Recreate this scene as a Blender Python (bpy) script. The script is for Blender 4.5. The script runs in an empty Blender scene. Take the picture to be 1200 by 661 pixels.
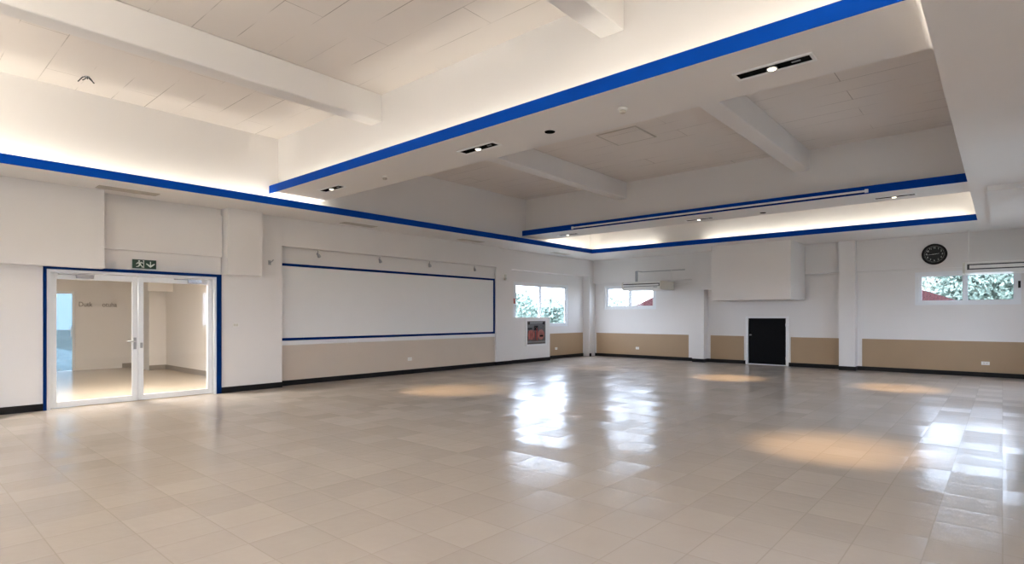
import bpy, bmesh, math, random
from mathutils import Vector, Matrix
random.seed(7)
sc = bpy.context.scene
COL = sc.collection
PI = math.pi

# ------------------------------------------------------------------ materials
def nodes(m):
    m.use_nodes = True
    nt = m.node_tree
    return nt, nt.nodes, nt.links, nt.nodes['Principled BSDF']

def mat(name, col, rough=0.6, metal=0.0, var=0.0, scale=3.0, spec=0.5, bump=0.0, bscale=60.0):
    m = bpy.data.materials.new(name)
    nt, N, L, b = nodes(m)
    b.inputs['Roughness'].default_value = rough
    b.inputs['Metallic'].default_value = metal
    b.inputs['Specular IOR Level'].default_value = spec
    tc = N.new('ShaderNodeTexCoord')
    nz = N.new('ShaderNodeTexNoise'); nz.inputs['Scale'].default_value = scale
    nz.inputs['Detail'].default_value = 4
    L.new(tc.outputs['Object'], nz.inputs['Vector'])
    mx = N.new('ShaderNodeMix'); mx.data_type = 'RGBA'
    lo = [max(0, c*(1-var)) for c in col]; hi = [min(1, c*(1+var)) for c in col]
    mx.inputs[6].default_value = (*lo, 1); mx.inputs[7].default_value = (*hi, 1)
    L.new(nz.outputs['Fac'], mx.inputs[0]); L.new(mx.outputs[2], b.inputs['Base Color'])
    if bump:
        n2 = N.new('ShaderNodeTexNoise'); n2.inputs['Scale'].default_value = bscale
        L.new(tc.outputs['Object'], n2.inputs['Vector'])
        bp = N.new('ShaderNodeBump'); bp.inputs['Strength'].default_value = bump
        bp.inputs['Distance'].default_value = 0.01
        L.new(n2.outputs['Fac'], bp.inputs['Height']); L.new(bp.outputs['Normal'], b.inputs['Normal'])
    return m

def emit_mat(name, col, s):
    m = bpy.data.materials.new(name); m.use_nodes = True
    N, L = m.node_tree.nodes, m.node_tree.links
    N.clear()
    e = N.new('ShaderNodeEmission'); e.inputs[0].default_value = (*col, 1); e.inputs[1].default_value = s
    o = N.new('ShaderNodeOutputMaterial'); L.new(e.outputs[0], o.inputs[0])
    return m

def glass_mat(name, tint=(0.96, 0.965, 0.97), gl=0.08):
    m = bpy.data.materials.new(name); m.use_nodes = True
    N, L = m.node_tree.nodes, m.node_tree.links
    N.clear()
    t = N.new('ShaderNodeBsdfTransparent'); t.inputs[0].default_value = (*tint, 1)
    g = N.new('ShaderNodeBsdfGlossy'); g.inputs['Roughness'].default_value = 0.02
    f = N.new('ShaderNodeLayerWeight'); f.inputs['Blend'].default_value = 0.5
    pw = N.new('ShaderNodeMath'); pw.operation = 'POWER'; pw.inputs[1].default_value = 5.0
    mp = N.new('ShaderNodeMath'); mp.operation = 'MULTIPLY_ADD'; mp.inputs[1].default_value = 0.9; mp.inputs[2].default_value = 0.035
    L.new(f.outputs['Facing'], pw.inputs[0])
    mix = N.new('ShaderNodeMixShader'); o = N.new('ShaderNodeOutputMaterial')
    L.new(pw.outputs[0], mp.inputs[0]); L.new(mp.outputs[0], mix.inputs[0])
    L.new(t.outputs[0], mix.inputs[1]); L.new(g.outputs[0], mix.inputs[2]); L.new(mix.outputs[0], o.inputs[0])
    return m

def floor_mat():
    m = bpy.data.materials.new('floor_tile')
    nt, N, L, b = nodes(m)
    tc = N.new('ShaderNodeTexCoord')
    sep = N.new('ShaderNodeSeparateXYZ'); L.new(tc.outputs['Object'], sep.inputs[0])
    def math_(op, a, bval=None, c=None):
        n = N.new('ShaderNodeMath'); n.operation = op
        for i, v in enumerate((a, bval, c)):
            if v is None: continue
            if hasattr(v, 'is_linked') or hasattr(v, 'links'): L.new(v, n.inputs[i])
            else: n.inputs[i].default_value = v
        return n.outputs[0]
    def cell(v, off, size):
        s = math_('DIVIDE', math_('SUBTRACT', v, off), size)
        fl = math_('FLOOR', s); fr = math_('SUBTRACT', s, fl)
        d = math_('MULTIPLY', math_('MINIMUM', fr, math_('SUBTRACT', 1.0, fr)), size)
        return fl, d
    ix, dx = cell(sep.outputs[0], 0.0, 0.40)
    iy, dy = cell(sep.outputs[1], 5.02, 0.465)
    d = math_('MINIMUM', dx, dy)
    ci = N.new('ShaderNodeCombineXYZ'); L.new(ix, ci.inputs[0]); L.new(iy, ci.inputs[1])
    wn = N.new('ShaderNodeTexWhiteNoise'); wn.noise_dimensions = '3D'; L.new(ci.outputs[0], wn.inputs['Vector'])
    # grout mask
    gm = N.new('ShaderNodeMapRange'); gm.inputs[1].default_value = 0.002; gm.inputs[2].default_value = 0.006
    L.new(d, gm.inputs[0])
    nz = N.new('ShaderNodeTexNoise'); nz.inputs['Scale'].default_value = 2.2; nz.inputs['Detail'].default_value = 6
    L.new(tc.outputs['Object'], nz.inputs['Vector'])
    c1 = N.new('ShaderNodeMix'); c1.data_type = 'RGBA'
    c1.inputs[6].default_value = (0.448, 0.392, 0.344, 1); c1.inputs[7].default_value = (0.497, 0.438, 0.387, 1)
    L.new(nz.outputs['Fac'], c1.inputs[0])
    c2 = N.new('ShaderNodeMix'); c2.data_type = 'RGBA'; c2.blend_type = 'MULTIPLY'
    c2.inputs[0].default_value = 0.05
    L.new(c1.outputs[2], c2.inputs[6]); L.new(wn.outputs['Value'], c2.inputs[7])
    c3 = N.new('ShaderNodeMix'); c3.data_type = 'RGBA'
    c3.inputs[6].default_value = (0.40, 0.35, 0.30, 1)
    L.new(gm.outputs[0], c3.inputs[0]); L.new(c2.outputs[2], c3.inputs[7])
    L.new(c3.outputs[2], b.inputs['Base Color'])
    # surface: each tile sits at a slightly different tilt
    bp = N.new('ShaderNodeBump'); bp.inputs['Strength'].default_value = 0.35; bp.inputs['Distance'].default_value = 0.012
    n2 = N.new('ShaderNodeTexNoise'); n2.inputs['Scale'].default_value = 9.0; n2.inputs['Detail'].default_value = 3
    L.new(tc.outputs['Object'], n2.inputs['Vector'])
    edge = N.new('ShaderNodeMapRange'); edge.inputs[1].default_value = 0.0; edge.inputs[2].default_value = 0.03
    L.new(d, edge.inputs[0])
    hsum = math_('ADD', math_('MULTIPLY', n2.outputs['Fac'], 0.5), math_('MULTIPLY', edge.outputs[0], 0.16))
    L.new(hsum, bp.inputs['Height'])
    v1 = N.new('ShaderNodeVectorMath'); v1.operation = 'SUBTRACT'; v1.inputs[1].default_value = (0.5, 0.5, 0.5)
    L.new(wn.outputs['Color'], v1.inputs[0])
    v2 = N.new('ShaderNodeVectorMath'); v2.operation = 'MULTIPLY'; v2.inputs[1].default_value = (0.06, 0.06, 0.0)
    L.new(v1.outputs[0], v2.inputs[0])
    v3 = N.new('ShaderNodeVectorMath'); v3.operation = 'ADD'
    L.new(bp.outputs['Normal'], v3.inputs[0]); L.new(v2.outputs[0], v3.inputs[1])
    v4 = N.new('ShaderNodeVectorMath'); v4.operation = 'NORMALIZE'
    L.new(v3.outputs[0], v4.inputs[0]); L.new(v4.outputs[0], b.inputs['Normal'])
    b.inputs['Roughness'].default_value = 0.225
    b.inputs['Specular IOR Level'].default_value = 0.5
    return m

def board_mat():
    m = bpy.data.materials.new('ceiling_board')
    nt, N, L, b = nodes(m)
    b.inputs['Roughness'].default_value = 0.85
    tc = N.new('ShaderNodeTexCoord')
    mp = N.new('ShaderNodeMapping'); mp.inputs['Location'].default_value = (7.7, -1.24, 0)
    L.new(tc.outputs['Object'], mp.inputs[0])
    br = N.new('ShaderNodeTexBrick')
    br.inputs['Scale'].default_value = 1.0; br.inputs['Brick Width'].default_value = 2.9
    br.inputs['Row Height'].default_value = 0.483; br.inputs['Mortar Size'].default_value = 0.006
    br.inputs['Mortar Smooth'].default_value = 0.2
    br.inputs['Color1'].default_value = (0.76, 0.71, 0.665, 1); br.inputs['Color2'].default_value = (0.78, 0.73, 0.685, 1)
    br.inputs['Mortar'].default_value = (0.40, 0.36, 0.32, 1)
    L.new(mp.outputs[0], br.inputs['Vector'])
    nz = N.new('ShaderNodeTexNoise'); nz.inputs['Scale'].default_value = 1.1; nz.inputs['Detail'].default_value = 3
    L.new(tc.outputs['Object'], nz.inputs['Vector'])
    rm = N.new('ShaderNodeMapRange'); rm.inputs[1].default_value = 0.42; rm.inputs[2].default_value = 0.62
    L.new(nz.outputs['Fac'], rm.inputs[0])
    mx = N.new('ShaderNodeMix'); mx.data_type = 'RGBA'
    mx.inputs[6].default_value = (0.77, 0.72, 0.675, 1)
    L.new(rm.outputs[0], mx.inputs[0]); L.new(br.outputs['Color'], mx.inputs[7])
    L.new(mx.outputs[2], b.inputs['Base Color'])
    return m

def rooftile_mat():
    m = bpy.data.materials.new('roof_tiles')
    nt, N, L, b = nodes(m)
    tc = N.new('ShaderNodeTexCoord')
    w = N.new('ShaderNodeTexWave'); w.inputs['Scale'].default_value = 2.2; w.bands_direction = 'X'
    L.new(tc.outputs['Object'], w.inputs['Vector'])
    mx = N.new('ShaderNodeMix'); mx.data_type = 'RGBA'
    mx.inputs[6].default_value = (0.016, 0.007, 0.008, 1); mx.inputs[7].default_value = (0.034, 0.010, 0.010, 1)
    L.new(w.outputs['Fac'], mx.inputs[0]); L.new(mx.outputs[2], b.inputs['Base Color'])
    b.inputs['Roughness'].default_value = 0.9; b.inputs['Specular IOR Level'].default_value = 0.05
    return m

M = dict(
    white=mat('white_paint', (0.765, 0.742, 0.722), 0.55, var=0.02, scale=1.2, spec=0.35, bump=0.05, bscale=25),
    whitetrim=mat('white_gloss_trim', (0.82, 0.82, 0.82), 0.35, var=0.01),
    alum=mat('white_aluminium', (0.78, 0.80, 0.82), 0.3, var=0.01),
    tan=mat('tan_paint', (0.37, 0.255, 0.15), 0.5, var=0.06, scale=1.5),
    sand=mat('sand_paint', (0.60, 0.51, 0.42), 0.5, var=0.04, scale=1.5),
    black=mat('black_skirting', (0.010, 0.009, 0.009), 0.5, var=0.2, spec=0.15),
    blackdoor=mat('black_door_paint', (0.004, 0.004, 0.005), 0.6, var=0.3, spec=0.1),
    blue=mat('blue_paint', (0.0, 0.050, 0.34), 0.55, var=0.04, spec=0.05),
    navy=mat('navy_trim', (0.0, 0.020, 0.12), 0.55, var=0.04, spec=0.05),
    board=mat('board_white', (0.80, 0.79, 0.765), 0.4, var=0.015),
    floor=floor_mat(), ceil=board_mat(),
    lobbyfloor=mat('lobby_floor', (0.56, 0.48, 0.39), 0.22, var=0.05),
    greybase=mat('grey_skirting', (0.30, 0.27, 0.24), 0.5, var=0.05),
    glass=glass_mat('window_glass'), dimglass=glass_mat('dimming_glass', (0.26, 0.31, 0.33)),  # second glass: tint added to dim the daylight behind the lobby exit
    plastic=mat('white_plastic', (0.80, 0.79, 0.76), 0.35, var=0.01),
    cream=mat('cream_plastic', (0.66, 0.63, 0.55), 0.45, var=0.03),
    grey=mat('grey_metal', (0.35, 0.36, 0.37), 0.4, metal=0.3, var=0.05),
    dark=mat('dark_grille', (0.03, 0.03, 0.035), 0.5, var=0.1),
    void=mat('black_recess', (0.004, 0.004, 0.004), 0.8, var=0.1, spec=0.05),
    chrome=mat('chrome', (0.55, 0.55, 0.56), 0.22, metal=1.0, var=0.02),
    bulb=emit_mat('lamp_glow', (1.0, 0.86, 0.62), 3.0),
    signgreen=mat('exit_green', (0.006, 0.035, 0.016), 0.4, var=0.1),
    signwhite=mat('exit_white', (0.72, 0.76, 0.70), 0.5, var=0.02),
    red=mat('red_hose', (0.50, 0.06, 0.05), 0.5, var=0.2, scale=8),
    pinkred=mat('faded_red', (0.62, 0.20, 0.17), 0.5, var=0.15, scale=9),
    cabinet=mat('cabinet_back', (0.13, 0.125, 0.13), 0.5, var=0.1, scale=10),
    clockface=mat('clock_face', (0.008, 0.008, 0.009), 0.35, var=0.1, spec=0.25),
    grille=mat('beige_grille', (0.50, 0.46, 0.40), 0.5, var=0.04),
    leafA=mat('leaf_light', (0.20, 0.235, 0.20), 0.7, var=0.35, scale=1.5, spec=0.1),
    leafB=mat('leaf_dark', (0.15, 0.205, 0.175), 0.7, var=0.35, scale=1.5, spec=0.1),
    bark=mat('bark', (0.06, 0.05, 0.04), 0.9, var=0.2),
    grass=mat('grass', (0.26, 0.27, 0.24), 0.9, var=0.25, scale=0.6),
    concrete=mat('pavement', (0.50, 0.54, 0.53), 0.9, var=0.08),
    roof=rooftile_mat(),
    render=mat('house_render', (0.55, 0.50, 0.46), 0.8, var=0.05),
    ink=mat('grey_lettering', (0.20, 0.19, 0.17), 0.6, var=0.05),
)

# ------------------------------------------------------------------ helpers
def bx(bm, x0, x1, y0, y1, z0, z1):
    if x0 > x1: x0, x1 = x1, x0
    if y0 > y1: y0, y1 = y1, y0
    if z0 > z1: z0, z1 = z1, z0
    v = [bm.verts.new(p) for p in ((x0,y0,z0),(x1,y0,z0),(x1,y1,z0),(x0,y1,z0),(x0,y0,z1),(x1,y0,z1),(x1,y1,z1),(x0,y1,z1))]
    for f in ((3,2,1,0),(4,5,6,7),(0,1,5,4),(1,2,6,5),(2,3,7,6),(3,0,4,7)):
        bm.faces.new([v[i] for i in f])

def tube(bm, pts, r, n=10):
    rings = []
    pts = [Vector(p) for p in pts]
    for i, p in enumerate(pts):
        t = (pts[min(i+1, len(pts)-1)] - pts[max(i-1, 0)]).normalized()
        a = Vector((0,0,1)) if abs(t.z) < 0.9 else Vector((1,0,0))
        u = t.cross(a).normalized(); w = t.cross(u).normalized()
        rr = r[i] if isinstance(r, (list, tuple)) else r
        rings.append([bm.verts.new(p + u*math.cos(2*PI*k/n)*rr + w*math.sin(2*PI*k/n)*rr) for k in range(n)])
    for a, b in zip(rings, rings[1:]):
        for k in range(n):
            bm.faces.new([a[k], a[(k+1)%n], b[(k+1)%n], b[k]])
    bm.faces.new(rings[0][::-1]); bm.faces.new(rings[-1])

def lathe(bm, prof, centre, axis='Z', n=32):
    """prof: list of (radius, height along axis)"""
    c = Vector(centre); rings = []
    for r, h in prof:
        ring = []
        for k in range(n):
            a = 2*PI*k/n
            if axis == 'Z': p = Vector((r*math.cos(a), r*math.sin(a), h))
            elif axis == 'Y': p = Vector((r*math.cos(a), h, r*math.sin(a)))
            else: p = Vector((h, r*math.cos(a), r*math.sin(a)))
            ring.append(bm.verts.new(c + p))
        rings.append(ring)
    for a, b in zip(rings, rings[1:]):
        for k in range(n):
            bm.faces.new([a[k], a[(k+1)%n], b[(k+1)%n], b[k]])
    bm.faces.new(rings[0][::-1]); bm.faces.new(rings[-1])

def prism(bm, pts, d):
    """pts: list of 3D points of a planar outline, extruded by vector d"""
    a = [bm.verts.new(p) for p in pts]; d = Vector(d)
    b = [bm.verts.new(Vector(p)+d) for p in pts]
    bm.faces.new(a[::-1]); bm.faces.new(b)
    for i in range(len(a)):
        j = (i+1) % len(a)
        bm.faces.new([a[i], a[j], b[j], b[i]])

def obj(name, bm, m, parent=None, smooth=False, bevel=0.0, origin=None):
    me = bpy.data.meshes.new(name)
    bmesh.ops.recalc_face_normals(bm, faces=bm.faces[:])
    if parent is not None:
        off = Vector(parent.get('_w', (0,0,0)))
        bmesh.ops.translate(bm, verts=bm.verts[:], vec=-off)
    elif origin is not None:
        bmesh.ops.translate(bm, verts=bm.verts[:], vec=-Vector(origin))
    bm.to_mesh(me); bm.free()
    if smooth:
        for p in me.polygons: p.use_smooth = True
    me.materials.append(m)
    o = bpy.data.objects.new(name, me); COL.objects.link(o)
    if parent is not None:
        o.parent = parent; o['_w'] = list(parent.get('_w', (0,0,0)))
    elif origin is not None:
        o.location = origin; o['_w'] = list(origin)
    if bevel:
        md = o.modifiers.new('bevel', 'BEVEL'); md.width = bevel; md.segments = 2; md.limit_method = 'ANGLE'
    return o

def B(*boxes):
    bm = bmesh.new()
    for b in boxes: bx(bm, *b)
    return bm

def T(*tubes):
    bm = bmesh.new()
    for p, r in tubes: tube(bm, p, r)
    return bm

def struct(name, bm, m, parent=None, bevel=0.0):
    o = obj(name, bm, m, parent, bevel=bevel)
    if parent is None: o['kind'] = 'structure'
    return o

def empty(name, loc, kind=None):
    o = bpy.data.objects.new(name, None); COL.objects.link(o)
    o.location = loc; o['_w'] = list(loc); o.empty_display_size = 0.1
    if kind: o['kind'] = kind
    return o

def thing(name, label, cat, loc, group=None):
    o = empty(name, loc); o['label'] = label; o['category'] = cat
    if group: o['group'] = group
    return o

def tag(o, label, cat, group=None):
    o['label'] = label; o['category'] = cat
    if group: o['group'] = group
    return o

def dup(root, loc, label, group=None):
    def cp(o, par):
        c = o.copy(); COL.objects.link(c)
        if par is not None: c.parent = par
        for ch in list(o.children): cp(ch, c)
        return c
    r = cp(root, None); r.location = loc; r['label'] = label
    if group: r['group'] = group
    return r

# ------------------------------------------------------------------ key sizes
ZS, ZB, ZC = 3.84, 4.096, 5.25          # perimeter soffit, beam soffit, ceiling
XW, YB, XR, YR = -12.25, 19.4, 1.3, -7.0  # left wall, back wall, right wall, rear wall
LIPX, LIPY, LIPR = -11.03, 17.0, -0.44   # inner edges of the perimeter soffit
UWX, UWY, UWR = -11.27, 17.24, -0.21      # upper walls behind the coves
FZ = 0.145

# ------------------------------------------------------------------ floor and ceiling
struct('floor', B((-12.95, 1.5, -7.2, 19.6, -0.1, 0.0)), M['floor'])
struct('ceiling', B((-13.1, 1.6, -7.3, 19.8, ZC, ZC+0.15)), M['ceil'])

# ------------------------------------------------------------------ left wall
wl = B((-12.65, XW, YR-0.1, 2.0, 0, 2.45),             # left of the glass door
       (-12.65, XW, 4.80, 5.55, 0, 2.47), (-12.65, XW, 5.55, 6.15, 0, 3.19),             # right of the glass door
       (-12.65, -12.32, 2.0, 4.86, 2.41, 2.83),        # over the door
       (-12.65, -12.25, 2.0, 4.86, 2.83, 3.69),
       (-12.65, -12.32, 2.0, 4.86, 3.69, ZS),
       (-12.75, -12.45, 6.15, 13.42, 0, 3.19),         # alcove back
       (-12.95, -12.40, 13.42, 14.2, 0, 3.19),         # pilaster
       # window bay
       (-12.95, -12.75, 14.2, 19.6, 0, 1.22),
       (-12.95, -12.75, 14.2, 14.70, 1.22, 2.80),
       (-12.95, -12.75, 17.95, 19.6, 1.22, 2.80),
       (-12.95, -12.75, 14.2, 19.6, 2.80, 3.19),
       # bulkheads above
       (-12.65, -12.03, YR-0.1, 2.77, 2.45, ZS),
       (-12.65, -12.03, 4.88, 5.60, 2.47, ZS),
       (-12.95, -12.25, 5.55, 13.42, 3.19, ZS), (-12.95, -12.449, 13.42, 19.6, 3.19, ZS),
       # upper wall above the cove
       (-13.0, UWX, YR-0.1, 19.7, ZS+0.05, ZC))
struct('wall_left', wl, M['white'])
struct('trim_1', B((-12.75, -12.45, 18.98, YB, 0, 3.19)), M['white'])     # corner column
struct('baseboard_left', B((XW, XW+0.015, YR, 1.955, 0, 0.12), (XW, XW+0.015, 4.84, 6.15, 0, 0.12),
    (-12.45, -12.435, 6.15, 13.405, 0, 0.12), (-12.45, -12.385, 13.405, 13.42, 0, 0.12), (-12.40, -12.385, 13.42, 14.2, 0, 0.12),
    (-12.45, -12.43, 14.2, 16.38, 0, 0.12), (-12.75, -12.735, 16.38, 18.98, 0, 0.12),
    (-12.45, -12.435, 18.98, 19.1, 0, 0.12)), M['black'])
# white half-height wall in front of the window
struct('trim_2', B((-12.749, -12.45, 14.2, 16.38, 0.0, 1.56)), M['white'], bevel=0.008)
# painted dado panels
struct('trim_3', B((-12.45, -12.444, 6.16, 13.41, 0.12, 0.93)), M['sand'])
struct('trim_4', B((-12.75, -12.744, 16.42, 18.95, 0.12, 0.95)), M['tan'])

# ------------------------------------------------------------------ back wall
wb = B((-12.95, -12.02, YB, 19.6, 0, ZC), (-12.02, -9.77, YB, 19.6, 0, 1.87), (-12.02, -9.77, YB, 19.6, 2.80, ZC),
       (-9.77, -6.44, YB, 19.6, 0, ZC), (-6.44, -5.22, YB, 19.6, 1.56, ZC), (-5.22, -1.86, YB, 19.6, 0, ZC),
       (-1.86, 0.36, YB, 19.6, 0, 1.91), (-1.86, 0.36, YB, 19.6, 2.83, ZC), (0.36, 1.5, YB, 19.6, 0, ZC),
       # lintel band under the soffit
       (-12.75, XR, YB-0.13, YB, 2.92, ZS),
       (-13.0, 1.5, UWY, 19.7, ZS+0.05, ZC))
struct('wall_back', wb, M['white'])
struct('trim_5', B((-8.22, -7.80, 19.05, YB, 0, ZS)), M['white'])        # column
struct('trim_6', B((-3.68, -3.26, 19.05, YB, 0, ZS)), M['white'])        # column
bb = lambda a, b, y=YB: (a, b, y-0.015, y, 0, 0.12)
struct('baseboard_back', B(bb(-12.45, -8.22), bb(-8.22, -7.80, 19.05), bb(-7.80, -6.5), bb(-5.16, -3.68), bb(-3.68, -3.26, 19.05), bb(-3.26, XR),
    (-7.80, -7.785, 19.05, YB-0.015, 0, 0.12), (-3.26, -3.245, 19.05, YB-0.015, 0, 0.12)), M['black'])
for i, (a, b) in enumerate(((-12.38, -8.50), (-7.70, -6.56), (-5.10, -3.70), (-3.14, XR-0.01))):
    struct('trim_%d' % (7+i), B((a, b, YB-0.006, YB, 0.12, 0.935)), M['tan'])
# white bulkhead over the black door
struct('trim_11', B((-7.0, -4.65, 17.7, YB-0.13, 2.10, ZS-0.001), (-8.0, -7.0, 19.0, YB-0.13, 2.52, ZS-0.001)), M['white'], bevel=0.006)

# ------------------------------------------------------------------ right and rear walls (behind the camera)
def wall_with_holes_x(x0, x1, y0, y1, z1, holes):
    out = []; c = y0
    for a, b, s, t in sorted(holes):
        out += [(x0, x1, c, a, 0, z1), (x0, x1, a, b, 0, s), (x0, x1, a, b, t, z1)]; c = b
    return out + [(x0, x1, c, y1, 0, z1)]
rw = [(-4.6, -2.4), (1.0, 3.2), (9.4, 11.8), (14.6, 17.0)]
struct('wall_right', B(*wall_with_holes_x(XR, XR+0.2, YR-0.1, 19.6, ZC, [(a, b, 0.95, 2.75) for a, b in rw])), M['white'])
rr = [(-11.6, -8.4), (-7.2, -4.0), (-2.8, 0.4)]
bm = bmesh.new(); c = -12.95
for a, b in rr:
    for q in ((c, a, 0, ZC), (a, b, 0, 0.75), (a, b, 2.75, ZC)): bx(bm, q[0], q[1], YR-0.2, YR, q[2], q[3])
    c = b
bx(bm, c, 1.5, YR-0.2, YR, 0, ZC)
struct('wall_rear', bm, M['white'])

# ------------------------------------------------------------------ windows
def window(name, axis, p, a0, a1, z0, z1, mull, depth=0.08, fw=0.085, latch=None, inward=1):
    """axis 'x': pane in plane x=p spanning y; axis 'y': plane y=p spanning x"""
    mid = ((a0+a1)/2)
    loc = (p, mid, z0) if axis == 'x' else (mid, p, z0)
    w = empty(name, loc, 'structure')
    def q(bm, u0, u1, v0, v1, d0, d1):
        if axis == 'x': bx(bm, p+d0, p+d1, u0, u1, v0, v1)
        else: bx(bm, u0, u1, p+d0, p+d1, v0, v1)
    h = depth/2
    bm = bmesh.new()
    q(bm, a0, a1, z0, z0+fw, -h, h); q(bm, a0, a1, z1-fw, z1, -h, h)
    q(bm, a0, a0+fw, z0+fw, z1-fw, -h, h); q(bm, a1-fw, a1, z0+fw, z1-fw, -h, h)
    obj('window_frame', bm, M['alum'], w)
    edges = [a0+fw] + mull + [a1-fw]
    for i, (u0, u1) in enumerate(zip(edges, edges[1:])):
        e0 = u0 - (0.055 if i else 0); e1 = u1 + (0.055 if i < len(mull) else 0)
        s = 0.045; dd = -0.034 if i % 2 else 0.002
        bm = bmesh.new()
        q(bm, e0, e1, z0+fw, z0+fw+s, dd, dd+0.03); q(bm, e0, e1, z1-fw-s, z1-fw, dd, dd+0.03)
        q(bm, e0, e0+s+0.02, z0+fw+s, z1-fw-s, dd, dd+0.03); q(bm, e1-s-0.02, e1, z0+fw+s, z1-fw-s, dd, dd+0.03)
        sash = obj('sash', bm, M['alum'], w)
        bm = bmesh.new(); q(bm, e0+s+0.02, e1-s-0.02, z0+fw+s, z1-fw-s, dd+0.012, dd+0.018)
        obj('pane', bm, M['glass'], sash)
    if latch:
        u, z, m = latch
        bm = bmesh.new(); q(bm, u-0.025, u+0.025, z-0.09, z+0.09, -h*inward, -(h+0.03)*inward) if axis == 'y' else q(bm, u-0.025, u+0.025, z-0.09, z+0.09, h, h+0.03)
        obj('latch', bm, m, w)
    return w
window('window_1', 'x', -12.80, 14.70, 17.95, 1.22, 2.80, [16.22], latch=(14.73, 2.13, M['red']))
window('window_2', 'y', YB+0.06, -12.02, -9.77, 1.87, 2.80, [-10.88])
window('window_3', 'y', YB+0.06, -1.86, 0.36, 1.91, 2.83, [-0.76], latch=(0.325, 2.42, M['black']))
for i, (a, b) in enumerate(rw): window('window_%d' % (4+i), 'x', XR+0.1, a, b, 0.95, 2.75, [(a+b)/2])  # unseen right-hand windows, added to let in daylight
for i, (a, b) in enumerate(rr): window('window_%d' % (8+i), 'y', YR-0.1, a, b, 0.75, 2.75, [(a+b)/2])  # rear windows, likewise unseen and added for daylight

# ------------------------------------------------------------------ glass double door
d1 = empty('door_1', (-12.35, 3.37, 0), 'structure')
X0, X1 = -12.40, -12.32
obj('door_frame', B((X0-0.06, XW+0.005, 2.0, 2.055, 0, 2.36), (X0-0.06, XW+0.005, 4.70, 4.745, 0, 2.36), (X0-0.06, XW+0.005, 2.0, 4.745, 2.36, 2.409)), M['alum'], d1)
obj('blue_surround', B((XW-0.06, XW+0.03, 1.955, 2.0, 0, 2.409), (XW-0.06, XW+0.03, 4.745, 4.835, 0, 2.409), (XW-0.06, XW+0.03, 1.955, 4.835, 2.409, 2.465)), M['navy'], d1)
def leaf(y0, y1, hinge):
    s = 0.085
    lf = obj('door_leaf', B((X0, X1, y0, y0+s, 0.012, 2.35), (X0, X1, y1-s, y1, 0.012, 2.35), (X0, X1, y0+s, y1-s, 0.012, 0.11), (X0, X1, y0+s, y1-s, 2.25, 2.35)), M['alum'], d1, bevel=0.004)
    obj('pane', B((X0+0.035, X0+0.043, y0+s, y1-s, 0.11, 2.25)), M['glass'], lf)
    hy = y0+0.10 if hinge < 0 else y1-0.72
    obj('door_closer', B((X1, X1+0.045, hy+0.25, hy+0.5, 2.275, 2.335), (X1+0.01, X1+0.03, hy, hy+0.25, 2.325, 2.34)), M['chrome'], lf)
    return lf
l1 = leaf(2.065, 3.362, -1); l2 = leaf(3.372, 4.69, 1)
bm = B((X1, X1+0.012, 3.29, 3.335, 0.98, 1.20))
tube(bm, [(X1+0.008, 3.312, 1.13), (X1+0.06, 3.312, 1.13)], 0.011); tube(bm, [(X1+0.055, 3.32, 1.13), (X1+0.055, 3.18, 1.13)], 0.011)
obj('door_handle', bm, M['grey'], l1)
bm = B((X1, X1+0.010, 3.40, 3.44, 1.0, 1.10))
lathe(bm, [(0.014, 0), (0.014, 0.03)], (X1+0.01, 3.42, 1.05), 'X', 14)
obj('lock', bm, M['grey'], l2)

# ------------------------------------------------------------------ black door in the back wall
d2 = empty('door_2', (-5.83, YB, 0), 'structure')
obj('door_frame', B((-6.5, -6.42, YB-0.03, YB+0.12, 0, 1.595), (-5.24, -5.16, YB-0.03, YB+0.12, 0, 1.595), (-6.42, -5.24, YB-0.03, YB+0.12, 1.54, 1.595)), M['whitetrim'], d2)
lf = obj('door_leaf', B((-6.41, -5.25, YB+0.0, YB+0.045, 0.03, 1.535)), M['blackdoor'], d2, bevel=0.004)
obj('threshold', B((-6.42, -5.24, YB-0.02, YB+0.12, 0, 0.022)), M['whitetrim'], d2)
bm = bmesh.new(); lathe(bm, [(0.03, 0), (0.03, -0.008), (0.012, -0.012), (0.012, -0.035), (0.026, -0.045), (0.03, -0.06), (0.02, -0.072), (0.004, -0.075)], (-6.33, YB, 0.98), 'Y', 20)
obj('door_knob', bm, M['chrome'], lf, smooth=True)
obj('hinge', B((-5.262, -5.25, YB-0.008, YB, 1.27, 1.36)), M['chrome'], lf)
obj('hinge', B((-5.262, -5.25, YB-0.008, YB, 0.2, 0.29)), M['chrome'], lf)
struct('trim_12', B((-6.6, -5.0, YB+0.15, YB+0.2, 0, 1.7)), M['white'])

# ------------------------------------------------------------------ perimeter soffit (tray + blue lip)
so = struct('ceiling_soffit', B((-12.95, LIPX-0.006, YR, 19.6, ZS, ZS+0.05), (LIPX-0.006, 1.4, LIPY+0.006, 19.6, ZS, ZS+0.05),
    (LIPR, 1.4, YR, LIPY+0.006, ZS, ZS+0.05), (LIPX-0.025, LIPX-0.006, YR, LIPY+0.02, ZS+0.05, ZS+FZ), (LIPX-0.006, LIPR+0.006, LIPY+0.006, LIPY+0.025, ZS+0.05, ZS+FZ), (LIPR, LIPR+0.025, YR, LIPY+0.02, ZS+0.05, ZS+FZ), (-0.20, XR, 12.65, 17.9, ZS-0.09, ZS),
    (UWR, 1.4, YR, 19.6, ZS+0.05, ZC)), M['white'])
obj('blue_fascia', B((LIPX-0.006, LIPX, YR, LIPY, ZS+0.002, ZS+FZ+0.003), (LIPX-0.006, LIPR+0.006, LIPY, LIPY+0.006, ZS+0.002, ZS+FZ+0.003)), M['blue'], so)

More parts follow.
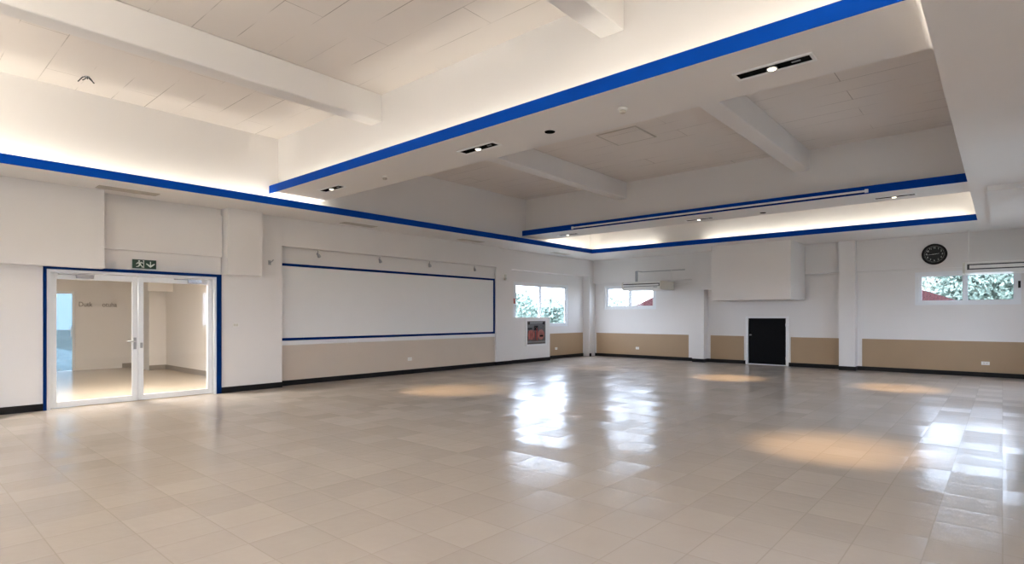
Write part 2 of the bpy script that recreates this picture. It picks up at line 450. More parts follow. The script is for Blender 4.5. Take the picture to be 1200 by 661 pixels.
# ------------------------------------------------------------------ big cross beams with blue fascia
for nm, y0, y1 in (('beam', 5.385, 6.51), ('beam', 13.40, 14.5), ('beam', -2.63, -1.5)):  # third beam is unseen, added behind the camera to carry a ceiling lamp
    b = struct('ceiling_beam', B((UWX, UWR, y0+0.006, y1, ZB, ZB+0.03), (UWX, UWR, y0+0.006, y0+0.02, ZB+0.03, ZB+0.16), (UWX, UWR, y0+0.19, y1-(0.15 if y0 > 0 else 0.25), ZB+0.03, ZC)), M['white'])
    obj('blue_fascia', B((UWX, UWR, y0, y0+0.006, ZB+0.002, ZB+0.163)), M['blue'], b)
# secondary beams running away from the camera
for x0, x1 in ((-8.0, -7.70), (-3.50, -3.19)):
    for y0, y1 in ((YR, -2.44), (-1.65, 5.575), (6.36, 13.59), (14.35, UWY)):
        struct('ceiling_joist', B((x0, x1, y0, y1, 4.80, ZC)), M['white'], bevel=0.02)

# ------------------------------------------------------------------ projection board in the alcove
bd = thing('wall_board', 'long white wall board with dark blue border in the left wall alcove', 'board', (-12.45, 9.85, 1.05))
XB = -12.45
obj('panel', B((XB, XB+0.012, 6.20, 13.40, 1.10, 2.76)), M['board'], bd)
obj('blue_border', B((XB, XB+0.025, 6.20, 13.40, 2.76, 2.82), (XB, XB+0.025, 6.20, 13.40, 1.04, 1.10), (XB, XB+0.025, 13.33, 13.40, 1.10, 2.76), (XB, XB+0.02, 6.19, 6.205, 1.04, 2.82)), M['navy'], bd)
obj('white_ledge', B((XB, XB+0.02, 6.18, 13.40, 0.945, 1.03)), M['whitetrim'], bd)

# small spotlights in a row above the board
def spotlight(loc, label):
    t = thing('picture_spotlight', label, 'spotlight', loc, 'small spotlights above the white board')
    x, y, z = loc
    bm = bmesh.new(); lathe(bm, [(0.028, 0.0), (0.028, -0.015), (0.01, -0.02)], loc, 'Z', 16)
    obj('ceiling_mount', bm, M['plastic'], t)
    obj('stem', T(([(x, y, z-0.01), (x, y, z-0.07), (x-0.02, y+0.015, z-0.10)], 0.009)), M['grey'], t)
    bm = bmesh.new(); tube(bm, [(x+0.015, y-0.03, z-0.085), (x-0.01, y+0.02, z-0.125), (x-0.035, y+0.05, z-0.155)], [0.02, 0.034, 0.042], 14)
    obj('lamp_head', bm, M['grey'], t)
    return t
s0 = spotlight((-12.36, 7.10, 3.19), 'small grey spotlight above the white board, nearest the glass door')
for y, lab in ((8.87, 'small grey spotlight above the board, second from the glass door'),
               (10.58, 'small grey spotlight above the board, third from the glass door'),
               (12.40, 'small grey spotlight above the board, nearest the window')):
    dup(s0, (-12.36, y, 3.19), lab)

# bracket on the wall beside the bulkhead
t = thing('wall_bracket', 'tiny grey bracket on the wall above the left end of the white board', 'bracket', (XW, 5.86, 2.76))
obj('plate', B((XW, XW+0.012, 5.83, 5.89, 2.74, 2.84)), M['grey'], t)
obj('arm', T(([(XW+0.01, 5.86, 2.80), (XW+0.09, 5.86, 2.80), (XW+0.11, 5.90, 2.85)], 0.012)), M['grey'], t)
t = thing('wall_sensor', 'small slim white sensor on the pilaster right of the white board', 'sensor', (-12.40, 13.85, 2.84))
obj('housing', B((-12.40, -12.345, 13.82, 13.88, 2.80, 2.98)), M['cream'], t, bevel=0.006)
obj('lens', B((-12.345, -12.337, 13.835, 13.865, 2.83, 2.87)), M['grey'], t)

# ------------------------------------------------------------------ exit sign over the glass door
es = thing('exit_sign', 'dark green exit sign with running figure and down arrow above the glass door', 'sign', (-12.30, 3.46, 2.58))
ye0, ye1, ze0, ze1 = 3.265, 3.655, 2.505, 2.672
obj('board', B((-12.30, -12.275, ye0, ye1, ze0, ze1)), M['signgreen'], es)
xs = -12.275
def YZ(pts): return [(xs, ye0 + a*(ye1-ye0), ze0 + b*(ze1-ze0)) for a, b in pts]
bm = bmesh.new()
prism(bm, YZ([(0.73, 0.82), (0.77, 0.82), (0.77, 0.40), (0.92, 0.62), (0.94, 0.52), (0.75, 0.14), (0.56, 0.52), (0.58, 0.62), (0.73, 0.40)]), (0.003, 0, 0))
obj('down_arrow', bm, M['signwhite'], es)
bm = bmesh.new()
lathe(bm, [(0.016, 0), (0.016, 0.003)], (xs, ye0+0.27*(ye1-ye0), ze0+0.82*(ze1-ze0)), 'X', 14)
prism(bm, YZ([(0.22, 0.68), (0.33, 0.70), (0.36, 0.42), (0.27, 0.38)]), (0.003, 0, 0))
prism(bm, YZ([(0.22, 0.70), (0.14, 0.52), (0.16, 0.46), (0.25, 0.60)]), (0.003, 0, 0))
prism(bm, YZ([(0.33, 0.70), (0.41, 0.56), (0.45, 0.60), (0.36, 0.76)]), (0.003, 0, 0))
prism(bm, YZ([(0.27, 0.42), (0.34, 0.42), (0.44, 0.22), (0.42, 0.10), (0.38, 0.12), (0.38, 0.22)]), (0.003, 0, 0))
prism(bm, YZ([(0.27, 0.44), (0.33, 0.40), (0.26, 0.20), (0.15, 0.14), (0.15, 0.22), (0.22, 0.26)]), (0.003, 0, 0))
obj('running_figure', bm, M['signwhite'], es)
bm = bmesh.new()
prism(bm, YZ([(0.43, 0.92), (0.48, 0.92), (0.48, 0.06), (0.45, 0.06), (0.45, 0.84), (0.43, 0.84)]), (0.0025, 0, 0))
obj('doorway_symbol', bm, M['signwhite'], es)

# ------------------------------------------------------------------ hose cabinet in the half wall
hc = thing('hose_cabinet', 'glazed cabinet with red contents set in the white half wall below the window', 'cabinet', (-12.45, 15.57, 0.58))
xc = -12.45
obj('frame', B((xc, xc+0.03, 14.98, 15.05, 0.56, 1.49), (xc, xc+0.03, 16.09, 16.15, 0.56, 1.49), (xc, xc+0.03, 15.05, 16.09, 0.56, 0.62), (xc, xc+0.03, 15.05, 16.09, 1.43, 1.49)), M['whitetrim'], hc)
obj('back_panel', B((xc, xc+0.004, 15.05, 16.09, 0.62, 1.43)), M['cabinet'], hc)
bm = bmesh.new()
for k in range(4):
    yy = 15.14 + 0.11*k
    tube(bm, [(xc+0.014, yy, 0.76), (xc+0.014, yy, 1.08), (xc+0.014, yy+0.05, 1.11), (xc+0.014, yy+0.1, 1.08), (xc+0.014, yy+0.1, 0.78)], 0.009)
tube(bm, [(xc+0.014, 15.62+0.0, 0.75), (xc+0.014, 15.62, 1.05), (xc+0.014, 15.58, 1.18)], 0.016)
obj('hose', bm, M['red'], hc)
for yy, zz, r in ((15.28, 0.95, 0.17), (15.84, 0.95, 0.18)):
    bm = bmesh.new(); lathe(bm, [(r, 0.004), (r, 0.016), (r*0.45, 0.018), (r*0.45, 0.004)], (xc, yy, zz), 'X', 26)
    obj('reel', bm, M['pinkred'], hc)
for q in ((15.45, 15.66, 1.10, 1.27), (15.07, 15.2, 1.31, 1.41), (15.93, 16.05, 1.31, 1.40), (15.10, 15.32, 1.13, 1.20), (15.75, 15.95, 0.87, 0.93)):
    obj('valve', B((xc+0.005, xc+0.022) + q), M['void'], hc)
for q in ((15.08, 16.06, 0.68, 0.72), (15.2, 15.95, 1.36, 1.39)):
    obj('rack_bar', B((xc+0.005, xc+0.02) + q), M['grey'], hc)
obj('pane', B((xc+0.023, xc+0.026, 15.05, 16.09, 0.62, 1.43)), M['glass'], hc)

# ------------------------------------------------------------------ wall clock
ck = thing('wall_clock', 'round black wall clock with white numerals above the right hand window', 'clock', (-1.41, YB-0.13, 3.305))
cx, cy, cz, R = -1.41, YB-0.13, 3.305, 0.285
bm = bmesh.new(); lathe(bm, [(R, 0), (R, -0.035), (R-0.02, -0.05), (R-0.045, -0.045), (R-0.05, -0.02)], (cx, cy, cz), 'Y', 48)
obj('rim', bm, M['black'], ck, smooth=False)
bm = bmesh.new(); lathe(bm, [(R-0.05, -0.02), (R-0.05, -0.024)], (cx, cy, cz), 'Y', 48)
face = obj('dial', bm, M['clockface'], ck)
def text_mesh(s, size, depth=0.001):
    cu = bpy.data.curves.new('t', 'FONT'); cu.body = s; cu.size = size; cu.extrude = depth
    cu.align_x = 'CENTER'; cu.align_y = 'CENTER'
    o = bpy.data.objects.new('t', cu); COL.objects.link(o)
    dg = bpy.context.evaluated_depsgraph_get()
    me = bpy.data.meshes.new_from_object(o.evaluated_get(dg))
    bpy.data.objects.remove(o); bpy.data.curves.remove(cu)
    bm = bmesh.new(); bm.from_mesh(me); bpy.data.meshes.remove(me)
    return bm
bmn = bmesh.new()
for h in range(1, 13):
    a = 2*PI*h/12
    tb = text_mesh(str(h), 0.062)
    for v in tb.verts:   # text lies in XY -> put on wall facing -Y
        v.co = Vector((cx + math.sin(a)*0.172 + v.co.x, cy-0.0255 - v.co.z, cz + math.cos(a)*0.172 + v.co.y))
    me = bpy.data.meshes.new('tmp'); tb.to_mesh(me); tb.free(); bmn.from_mesh(me); bpy.data.meshes.remove(me)
for k in range(60):
    a = 2*PI*k/60; r0 = 0.207 if k % 5 else 0.200
    p = Vector((math.sin(a), 0, math.cos(a))); q = Vector((math.cos(a), 0, -math.sin(a)))*0.0022
    c = Vector((cx, cy-0.0245, cz))
    prism(bmn, [c+p*r0-q, c+p*r0+q, c+p*0.219+q, c+p*0.219-q], (0, -0.001, 0))
obj('numerals', bmn, M['signwhite'], face)
def hand(ang, ln, w, d):
    p = Vector((math.sin(ang), 0, math.cos(ang))); q = Vector((math.cos(ang), 0, -math.sin(ang)))*w
    c = Vector((cx, cy-d, cz)); bm = bmesh.new()
    prism(bm, [c-p*0.03-q, c-p*0.03+q, c+p*ln+q*0.4, c+p*ln-q*0.4], (0, -0.002, 0)); return bm
obj('hour_hand', hand(math.radians(82), 0.11, 0.007, 0.028), M['signwhite'], ck)
obj('minute_hand', hand(math.radians(264), 0.16, 0.0055, 0.031), M['signwhite'], ck)
bm = bmesh.new(); lathe(bm, [(0.012, -0.024), (0.012, -0.036)], (cx, cy, cz), 'Y', 16)
obj('hub', bm, M['chrome'], ck)

# ------------------------------------------------------------------ air conditioners
def aircon(x0, x1, y0, y1, z0, z1, label, rail, slots):
    t = thing('air_conditioner', label, 'air conditioner', ((x0+x1)/2, y1, z0), 'suspended white air conditioners on the back wall')
    bm = bmesh.new()
    prof = [(y1, z0), (y1, z1), (y0+0.10, z1), (y0+0.03, z1-0.02), (y0, z1-0.06), (y0, z0+0.10), (y0+0.05, z0+0.02), (y0+0.14, z0)]
    prism(bm, [(x0+0.05, y, z) for y, z in prof], (x1-x0-0.10, 0, 0))
    obj('body', bm, M['plastic'], t)
    for xx in (x0, x1-0.05):
        bm = bmesh.new(); prism(bm, [(xx, y-(0.01 if y < y1-0.2 else 0), z) for y, z in prof], (0.05, 0, 0))
        obj('end_cap', bm, M['cream'], t, bevel=0.006)
    h = z1-z0
    a, b = x0+0.09, x1-0.09
    f = y0-0.004
    if slots:
        bm = B((a, b, f, f+0.006, z0+h*0.70, z0+h*0.80), (a, b, f, f+0.006, z0+h*0.32, z0+h*0.42), (a, a+0.045, f, f+0.006, z0+h*0.42, z0+h*0.70), (b-0.045, b, f, f+0.006, z0+h*0.42, z0+h*0.70))
    else:
        bm = B((a-0.03, b+0.03, f, f+0.006, z0+h*0.64, z0+h*0.75), (b+0.0, b+0.03, f, f+0.006, z0+h*0.46, z0+h*0.64), (a-0.03, b+0.03, f, f+0.006, z0+h*0.40, z0+h*0.46))
    obj('air_outlet', bm, M['dark'], t)
    bm = B(*[(a+0.03, b-0.03, f+0.001, f+0.006, z0+h*(0.47+0.05*k), z0+h*(0.485+0.05*k)) for k in range(4)])
    obj('louvre', bm, M['plastic'], t)
    obj('display', B((b-0.2, b-0.05, f-0.001, f+0.005, z0+h*0.27, z0+h*0.34)), M['grey'], t)
    if rail:
        rz, rx1 = rail
        obj('hanger_pipe', T(([(x0+0.30, y0+0.55, z1-0.01), (x0+0.30, y0+0.55, rz)], 0.05)), M['grey'], t)
        obj('hanger_pipe', T(([(x1-0.06, y1-0.12, z1-0.01), (x1-0.06, y1-0.12, rz)], 0.012)), M['plastic'], t)
        obj('conduit', T(([(x0+0.30, y0+0.55, rz), (x0+0.30, y1-0.06, rz), (rx1, y1-0.06, rz)], 0.014)), M['grey'], t)
        obj('drain_pipe', T(([(x1-0.01, y1-0.06, z0+0.2), (x1+0.9, y1-0.06, z0+0.22)], 0.013)), M['plastic'], t)
    else:
        obj('hanger_pipe', T(([(x0+0.10, y1-0.2, z1-0.01), (x0+0.10, y1-0.2, ZS)], 0.012)), M['plastic'], t)
        obj('hanger_pipe', T(([(x1-0.10, y1-0.2, z1-0.01), (x1-0.10, y1-0.2, ZS)], 0.012)), M['plastic'], t)
    return t
aircon(-10.53, -8.98, 18.2, 19.25, 2.54, 2.85, 'white air conditioner hung beside the far corner window, with pipes above it', (3.27, -8.55), False)
aircon(-0.765, 0.85, 18.25, 18.95, 2.68, 2.97, 'long white air conditioner hung across the top of the right hand window', None, True)

# ------------------------------------------------------------------ recessed downlights in the two beams
def downlight(loc, label):
    t = thing('downlight', label, 'ceiling light', loc, 'recessed twin downlights in the ceiling beams')
    x, y, z = loc; w, d = 0.375, 0.105
    e = 0.03
    obj('frame', B((x-w, x+w, y-d, y-d+e, z-0.012, z), (x-w, x+w, y+d-e, y+d, z-0.012, z), (x-w, x-w+e, y-d+e, y+d-e, z-0.012, z), (x+w-e, x+w, y-d+e, y+d-e, z-0.012, z)), M['whitetrim'], t)
    obj('black_well', B((x-w+e, x+w-e, y-d+e, y+d-e, z-0.003, z)), M['void'], t)
    bm = bmesh.new(); lathe(bm, [(0.040, -0.003), (0.050, -0.012), (0.054, -0.022), (0.046, -0.022)], (x-0.01, y-0.005, z), 'Z', 22)
    lamp = obj('lamp_head', bm, M['grey'], t)
    bm = bmesh.new(); lathe(bm, [(0.042, -0.0225), (0.034, -0.028), (0.016, -0.031)], (x-0.01, y-0.005, z), 'Z', 20)
    obj('bulb', bm, M['bulb'], lamp, smooth=True)
    obj('spare_lamp_socket', B((x+0.17, x+0.25, y-0.01, y+0.012, z-0.008, z-0.003)), M['grey'], t)
    return t
YL1, YL2 = 5.96, 14.05
dl = downlight((-9.86, YL1, ZB), 'black recessed downlight on the near beam, at its left end')
for x, y, lab in ((-5.85, YL1, 'black recessed downlight on the near beam, the middle one'),
                  (-1.73, YL1, 'large black recessed downlight on the near beam, at its right end'),
                  (-9.98, YL2, 'black recessed downlight on the far beam, at its left end'),
                  (-5.87, YL2, 'black recessed downlight on the far beam, the middle one'),
                  (-1.69, YL2, 'black recessed downlight on the far beam, at its right end')):
    dup(dl, (x, y, ZB), lab)

def spot(loc, target, power, ang, blend=0.6, col=(1.0, 0.66, 0.33)):
    l = bpy.data.lights.new('downlight_lamp', 'SPOT'); l.energy = power; l.color = col
    l.spot_size = math.radians(ang); l.spot_blend = blend; l.shadow_soft_size = 0.05
    o = bpy.data.objects.new('downlight_lamp', l); COL.objects.link(o); o.location = loc
    d = Vector(target) - Vector(loc); o.rotation_euler = d.to_track_quat('-Z', 'Y').to_euler()
for (x, y), (tx, ty), p in (((-9.86, YL1), (-9.0, 8.35), 520), ((-5.85, YL1), (-5.4, 8.0), 60), ((-1.73, YL1), (-1.55, 7.74), 470),
                            ((-9.98, YL2), (-9.6, 14.9), 120), ((-5.87, YL2), (-5.42, 14.7), 480), ((-1.69, YL2), (-1.75, 15.1), 480)):
    spot((x, y, ZB-0.05), (tx, ty, 0), p, 31, 1.0)

# round fittings under the beams
def tagbm(name, bm, m, loc, label, cat, group=None, smooth=False):
    return tag(obj(name, bm, m, origin=loc, smooth=smooth), label, cat, group)
def round_recess(loc, label):
    t = thing('round_vent', label, 'vent', loc, 'round black vents under the beams')
    bm = bmesh.new(); lathe(bm, [(0.085, 0), (0.085, -0.006), (0.074, -0.009)], loc, 'Z', 28); obj('ring', bm, M['plastic'], t)
    bm = bmesh.new(); lathe(bm, [(0.072, -0.009), (0.07, -0.013)], loc, 'Z', 28); obj('black_insert', bm, M['void'], t)
    return t
rv = round_recess((-4.60, 6.05, ZB), 'round black vent under the near beam')
dup(rv, (-4.34, 14.15, ZB), 'round black vent under the far beam')
def detector(loc, label):
    t = thing('smoke_detector', label, 'smoke detector', loc, 'white smoke detectors under the near beam')
    bm = bmesh.new(); lathe(bm, [(0.055, 0), (0.058, -0.012), (0.05, -0.03)], loc, 'Z', 28); obj('base', bm, M['plastic'], t, smooth=False)
    bm = bmesh.new(); lathe(bm, [(0.036, -0.03), (0.04, -0.05), (0.03, -0.062), (0.008, -0.065)], loc, 'Z', 24); obj('sensor_cap', bm, M['grille'], t)
    return t
sd = detector((-3.43, 5.95, ZB), 'white smoke detector under the near beam, beside the round black vent')
dup(sd, (-8.29, 6.06, ZB), 'white smoke detector under the near beam, near the leftmost downlight')

# thin white track on the far beam's fascia
tr = thing('curtain_track', 'thin white track running along the blue edge of the far beam', 'track', (-5.7, 13.40, 4.10))
yt = 13.40
obj('rail', B((-9.35, -2.10, yt-0.03, yt, 4.135, 4.175)), M['plastic'], tr)
obj('end_stop', B((-9.39, -9.33, yt-0.035, yt, 4.12, 4.19)), M['whitetrim'], tr)
obj('end_stop', B((-2.12, -2.06, yt-0.035, yt, 4.12, 4.19)), M['whitetrim'], tr)
obj('navy_strip', B((-9.33, -2.12, yt-0.012, yt, 4.112, 4.135)), M['navy'], tr)  # solid dark blue strip below the rail

# linear air grilles in the left soffit
def grille(loc, label):
    t = thing('air_grille', label, 'air vent', loc, 'linear air grilles in the left soffit')
    x, y, z = loc; w, l = 0.13, 0.46
    obj('frame', B((x-w, x-w+0.02, y-l, y+l, z-0.01, z), (x+w-0.02, x+w, y-l, y+l, z-0.01, z), (x-w+0.02, x+w-0.02, y-l, y-l+0.02, z-0.01, z), (x-w+0.02, x+w-0.02, y+l-0.02, y+l, z-0.01, z)), M['grille'], t)
    obj('slats', B(*[(x-w+0.03+0.035*k, x-w+0.045+0.035*k, y-l+0.02, y+l-0.02, z-0.008, z-0.001) for k in range(6)]), M['grille'], t)
    obj('dark_duct', B((x-w+0.02, x+w-0.02, y-l+0.02, y+l-0.02, z-0.001, z)), M['greybase'], t)
    return t
g0 = grille((-11.74, 3.06, ZS), 'beige linear air grille in the soffit over the glass door')
for y, lab in ((7.9, 'beige linear air grille in the soffit over the left half of the white board'),
               (11.75, 'beige linear air grille in the soffit over the right half of the white board'),
               (16.2, 'beige linear air grille in the soffit over the half wall window')):
    dup(g0, (-11.86, y, ZS), lab)

# ceiling access hatch and loose wires
ht = thing('ceiling_hatch', 'square beige access hatch in the ceiling between the two beams', 'hatch', (-5.75, 10.1, ZC))
obj('panel', B((-6.15, -5.33, 9.7, 10.5, ZC-0.012, ZC)), M['ceil'], ht, bevel=0.003)
obj('frame', B((-6.19, -6.155, 9.66, 10.54, ZC-0.006, ZC), (-5.325, -5.29, 9.66, 10.54, ZC-0.006, ZC), (-6.155, -5.325, 9.66, 9.695, ZC-0.006, ZC), (-6.155, -5.325, 10.505, 10.54, ZC-0.006, ZC)), M['grille'], ht)
wr = thing('loose_wires', 'dark loose cable ends hanging from the ceiling at upper left', 'wires', (-10.5, 2.2, ZC))
wx, wy = -10.5, 2.2
bm = bmesh.new()
for dx, dy, dz in ((0.10, -0.02, -0.05), (-0.05, 0.10, -0.04), (0.03, -0.12, -0.10), (-0.09, -0.04, -0.02), (0.06, 0.07, -0.08)):
    tube(bm, [(wx, wy, ZC), (wx+dx*0.5, wy+dy*0.5, ZC-0.03), (wx+dx, wy+dy, ZC+dz-0.02)], 0.008, 6)
obj('cable', bm, M['dark'], wr)
bm = bmesh.new(); lathe(bm, [(0.035, 0), (0.03, -0.015)], (wx, wy, ZC), 'Z', 14); obj('ceiling_box', bm, M['grey'], wr)

# sockets and switch
def socket(axis, p, u, z, label, w=0.07, h=0.045):
    loc = (p, u, z) if axis == 'x' else (u, p, z)
    t = thing('wall_socket', label, 'socket', loc, 'white wall sockets')
    if axis == 'x':
        obj('plate', B((p, p+0.012, u-w, u+w, z-h, z+h)), M['plastic'], t, bevel=0.003)
        for s in (-0.03, 0.03): obj('outlet', B((p+0.012, p+0.014, u+s-0.016, u+s+0.016, z-0.016, z+0.016)), M['cream'], t)
    else:
        obj('plate', B((u-w, u+w, p-0.012, p, z-h, z+h)), M['plastic'], t, bevel=0.003)
        for s in (-0.03, 0.03): obj('outlet', B((u+s-0.016, u+s+0.016, p-0.014, p-0.012, z-0.016, z+0.016)), M['cream'], t)
    return t
socket('x', -12.444, 9.93, 0.41, 'white wall socket low on the sand panel under the white board')
socket('x', -12.744, 17.15, 0.38, 'white wall socket low on the tan panel beside the half wall')
socket('y', YB-0.006, -10.54, 0.38, 'white wall socket low on the tan panel below the air conditioner')
socket('y', YB-0.006, -0.34, 0.36, 'white wall socket low on the tan panel under the right hand window', 0.085)
t = thing('light_switch', 'white switch plate on the wall between the glass door and the board', 'switch', (XW, 5.13, 1.42))
obj('plate', B((XW, XW+0.010, 5.06, 5.20, 1.37, 1.46)), M['plastic'], t, bevel=0.003)
obj('rocker', B((XW+0.010, XW+0.016, 5.085, 5.125, 1.39, 1.44)), M['cream'], t)
obj('rocker', B((XW+0.010, XW+0.016, 5.135, 5.175, 1.39, 1.44)), M['cream'], t)

# ------------------------------------------------------------------ lobby behind the glass door
struct('lobby_floor', B((-21.0, -12.95, 0.3, 6.2, -0.1, -0.001), (-12.95, -12.25, 2.0, 4.745, -0.05, 0.003)), M['lobbyfloor'])
struct('lobby_ceiling', B((-21.0, -12.65, 0.3, 6.2, 2.75, 2.85)), M['white'])
struct('lobby_wall', B((-20.8, -20.6, 0.3, 2.9, 0, 2.75), (-20.8, -20.6, 2.9, 4.03, 2.33, 2.75), (-20.8, -20.6, 4.03, 5.5, 0, 2.75),
    (-20.8, -19.1, 5.5, 6.14, 0, 2.75), (-19.1, -12.65, 5.95, 6.14, 0, 2.75), (-18.7, -18.5, 5.3, 6.14, 2.33, 2.75),
    (-21.0, -12.65, 0.2, 0.3, 0, 2.75)), M['white'])
struct('lobby_baseboard', B((-19.085, -12.65, 5.935, 5.95, 0, 0.14), (-19.1, -19.085, 5.5, 5.95, 0, 0.14), (-20.6, -20.585, 5.2, 5.5, 0, 0.14)), M['greybase'])
d3 = empty('door_3', (-20.7, 3.46, 0), 'structure')
lf3 = obj('door_frame', B((-20.72, -20.66, 2.9, 2.96, 0, 2.33), (-20.72, -20.66, 3.97, 4.03, 0, 2.33), (-20.72, -20.66, 2.96, 3.97, 2.26, 2.33)), M['alum'], d3)
obj('pane', B((-20.69, -20.684, 2.96, 3.97, 0.0, 2.26)), M['dimglass'], d3)
obj('door_handle', T(([(-20.65, 3.93, 1.0), (-20.6, 3.93, 1.0), (-20.6, 3.93, 1.3), (-20.65, 3.93, 1.3)], 0.014)), M['chrome'], d3)
tl = thing('wall_lettering', 'two words of small grey lettering on the lobby wall seen through the left glass leaf', 'lettering', (-20.588, 4.62, 1.9))
for word, dy in (('Dutk', -0.29), ('otuha', 0.31)):
    tb = text_mesh(word, 0.20, 0.004)
    for v in tb.verts: v.co = Vector((-20.585 + v.co.z, 4.56 + dy + v.co.x*0.82, 1.95 + v.co.y))
    obj('word', tb, M['ink'], tl)

# ------------------------------------------------------------------ outside
struct('ground', B((-90, 90, -90, -7.25, -0.3, -0.12), (-90, 90, 19.65, 120, -0.3, -0.12), (1.55, 90, -7.25, 19.65, -0.3, -0.12), (-90, -13.0, 6.25, 19.65, -0.3, -0.12), (-90, -21.02, -7.25, 6.25, -0.3, -0.02), (-21.02, -13.0, -7.25, 0.2, -0.3, -0.12)), M['grass'])
struct('pavement', B((-40, -21.05, -6, 6.2, -0.02, -0.002)), M['concrete'])

# neighbouring house with a tiled roof
hs = thing('house', 'neighbouring house with dark red tiled roof seen through the back windows', 'house', (-9.9, 36.0, -0.12))
obj('walls', B((-18.4, -1.1, 33.6, 40.5, -0.12, 1.95)), M['render'], hs)
bm = bmesh.new()
e0, e1, f0, f1, zb_, zt = -18.9, -0.6, 33.0, 41.0, 1.95, 5.1
base = [(e0, f0, zb_), (e1, f0, zb_), (e1, f1, zb_), (e0, f1, zb_)]
r0, r1 = (-13.9, 37.0, zt), (-8.5, 37.0, zt)
V = [bm.verts.new(p) for p in base + [r0, r1]]
for f in ((0, 1, 5, 4), (2, 3, 4, 5), (1, 2, 5), (3, 0, 4), (3, 2, 1, 0)): bm.faces.new([V[i] for i in f])
rf = obj('roof', bm, M['roof'], hs)
obj('gutter', B((e0, e1, f0-0.08, f0, zb_-0.08, zb_+0.06)), M['whitetrim'], hs)

def tree(x, y, h, r, m, label, n=1500, seed=1):
    rd = random.Random(seed)
    t = thing('tree', label, 'tree', (x, y, -0.12), 'trees outside the windows')
    bm = bmesh.new(); tube(bm, [(x, y, -0.12), (x+0.1, y, h*0.3), (x-0.05, y+0.1, h*0.7)], [0.22, 0.16, 0.06], 9)
    for k in range(5):
        a = rd.uniform(0, 2*PI); z0 = h*(0.25+0.08*k)
        tube(bm, [(x, y, z0), (x+math.cos(a)*r*0.6, y+math.sin(a)*r*0.6, z0+h*0.2)], [0.08, 0.02], 6)
    obj('trunk', bm, M['bark'], t)
    bm = bmesh.new()
    lumps = [(Vector((rd.uniform(-.65, .65)*r, rd.uniform(-.65, .65)*r, h*rd.uniform(0.2, 0.86))), r*rd.uniform(0.28, 0.5)) for k in range(26)]
    for k in range(n):
        c, lr = lumps[rd.randrange(len(lumps))]
        d = Vector((rd.gauss(0, 1), rd.gauss(0, 1), rd.gauss(0, 1))).normalized()
        p = Vector((x, y, 0)) + c + d*lr*rd.uniform(0.7, 1.05)
        s = rd.uniform(0.09, 0.20)
        u = Vector((rd.gauss(0, 1), rd.gauss(0, 1), rd.gauss(0, 1))).normalized(); w = u.cross(d).normalized()
        vs = [bm.verts.new(q) for q in (p-u*s, p+w*s*0.45, p+u*s, p-w*s*0.45)]
        bm.faces.new(vs)
    obj('foliage', bm, m, t)
    return t
tree(-31.0, 34.0, 2.9, 3.0, M['leafA'], 'pale green tree outside the left window, in its left pane', 9000, 3)
tree(-24.3, 31.5, 2.6, 2.6, M['leafB'], 'darker green tree outside the left window, in its right pane', 9000, 4)
tree(-38.0, 50.0, 3.6, 4.0, M['leafA'], 'distant pale tree between the pair outside the left window', 5000, 14)
tree(-28.5, 48.0, 3.4, 2.6, M['leafA'], 'pale tree outside the far corner window', 3000, 5)
tree(-4.0, 57.0, 7.0, 4.2, M['leafA'], 'wide pale tree outside the right window, above the roof', 7000, 6)
tree(-0.5, 46.2, 6.6, 3.6, M['leafB'], 'dense green tree filling the right pane of the right window', 16000, 7)

# ------------------------------------------------------------------ light
w = bpy.data.worlds.new('World'); sc.world = w; w.use_nodes = True
N, L = w.node_tree.nodes, w.node_tree.links
bg = N['Background']
sky = N.new('ShaderNodeTexSky'); sky.sky_type = 'NISHITA'; sky.sun_disc = False
sky.sun_elevation = math.radians(55); sky.sun_rotation = math.radians(200); sky.air_density = 1.5; sky.dust_density = 4.0
mx = N.new('ShaderNodeMix'); mx.data_type = 'RGBA'; mx.inputs[0].default_value = 0.95
mx.inputs[7].default_value = (0.80, 0.93, 1.17, 1)
L.new(sky.outputs[0], mx.inputs[6]); L.new(mx.outputs[2], bg.inputs[0])
bg.inputs[1].default_value = 5.0
def cove(p0, p1, power, col=(1.0, 0.95, 0.83), size=0.04, up=(0, 0, 1)):
    p0, p1 = Vector(p0), Vector(p1)
    l = bpy.data.lights.new('cove_lamp', 'AREA'); l.shape = 'RECTANGLE'
    l.size = (p1-p0).length; l.size_y = size; l.energy = power; l.color = col
    o = bpy.data.objects.new('cove_lamp', l); COL.objects.link(o)
    o.location = (p0+p1)/2
    z = -Vector(up).normalized(); x = (p1-p0).normalized(); y = z.cross(x)
    o.rotation_euler = Matrix((x, y, z)).transposed().to_euler()
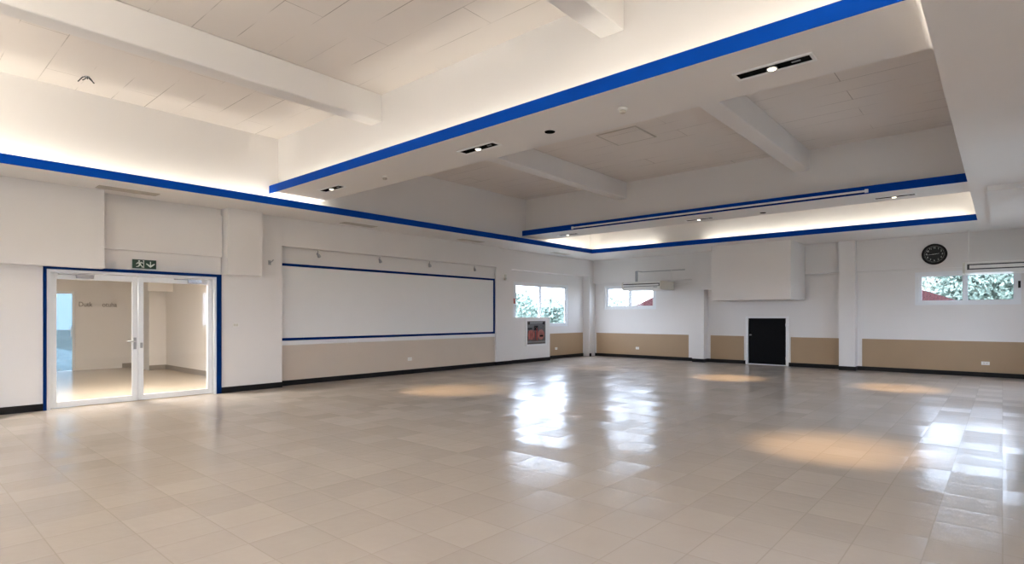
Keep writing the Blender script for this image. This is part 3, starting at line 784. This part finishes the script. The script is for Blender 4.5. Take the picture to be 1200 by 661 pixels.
zl = ZS+0.07
cove((-11.10, -6.5, zl), (-11.10, 2.0, zl), 14)
cove((-11.10, 2.0, zl), (-11.10, 4.7, zl), 3)
cove((-11.10, 4.7, zl), (-11.10, 6.6, zl), 3)
cove((-11.10, 14.7, zl), (-11.10, 16.9, zl), 5)
cove((-7.0, 17.09, zl), (-0.6, 17.09, zl), 10)
cove((-11.0, 17.09, zl), (-8.6, 17.09, zl), 4)
cove((-0.36, -6.0, zl), (-0.36, 5.0, zl), 75)
cove((-0.36, 5.1, zl), (-0.36, 6.5, zl), 1.5)
cove((-0.36, 14.6, zl), (-0.36, 16.8, zl), 5)
cove((-11.0, -1.62, ZB+0.06), (-0.5, -1.62, ZB+0.06), 235)  # unseen lamp on the added rear beam, brightens the near ceiling
cove((-10.9, 5.48, ZB+0.05), (-0.6, 5.48, ZB+0.05), 7)

l = bpy.data.lights.new('lobby_lamp', 'AREA'); l.size = 0.5; l.energy = 110; l.color = (1, 0.93, 0.82)
o = bpy.data.objects.new('lobby_lamp', l); COL.objects.link(o); o.location = (-13.1, 3.4, 2.72)

# ------------------------------------------------------------------ camera and view
cam = bpy.data.cameras.new('camera'); co = bpy.data.objects.new('camera', cam); COL.objects.link(co)
cam.sensor_width = 36; cam.sensor_fit = 'HORIZONTAL'; cam.lens = 36*659/1200
cam.shift_y = (370.7-330.5)/1200
cam.clip_start = 0.05; cam.clip_end = 400
co.location = (0, 0, 1.6); co.rotation_euler = (PI/2, 0, math.radians(41.1))
sc.camera = co
for o in sc.objects:
    if '_w' in o: del o['_w']
vs = sc.view_settings
vs.view_transform = 'Standard'; vs.look = 'None'; vs.gamma = 1.0; vs.exposure = 1.2; vs.use_curve_mapping = False
sc.cycles.use_denoising = True
sc.cycles.max_bounces = 12; sc.cycles.diffuse_bounces = 8; sc.cycles.glossy_bounces = 4; sc.cycles.transparent_max_bounces = 12
sc.cycles.sample_clamp_indirect = 6.0
sc.cycles.caustics_reflective = False; sc.cycles.caustics_refractive = False
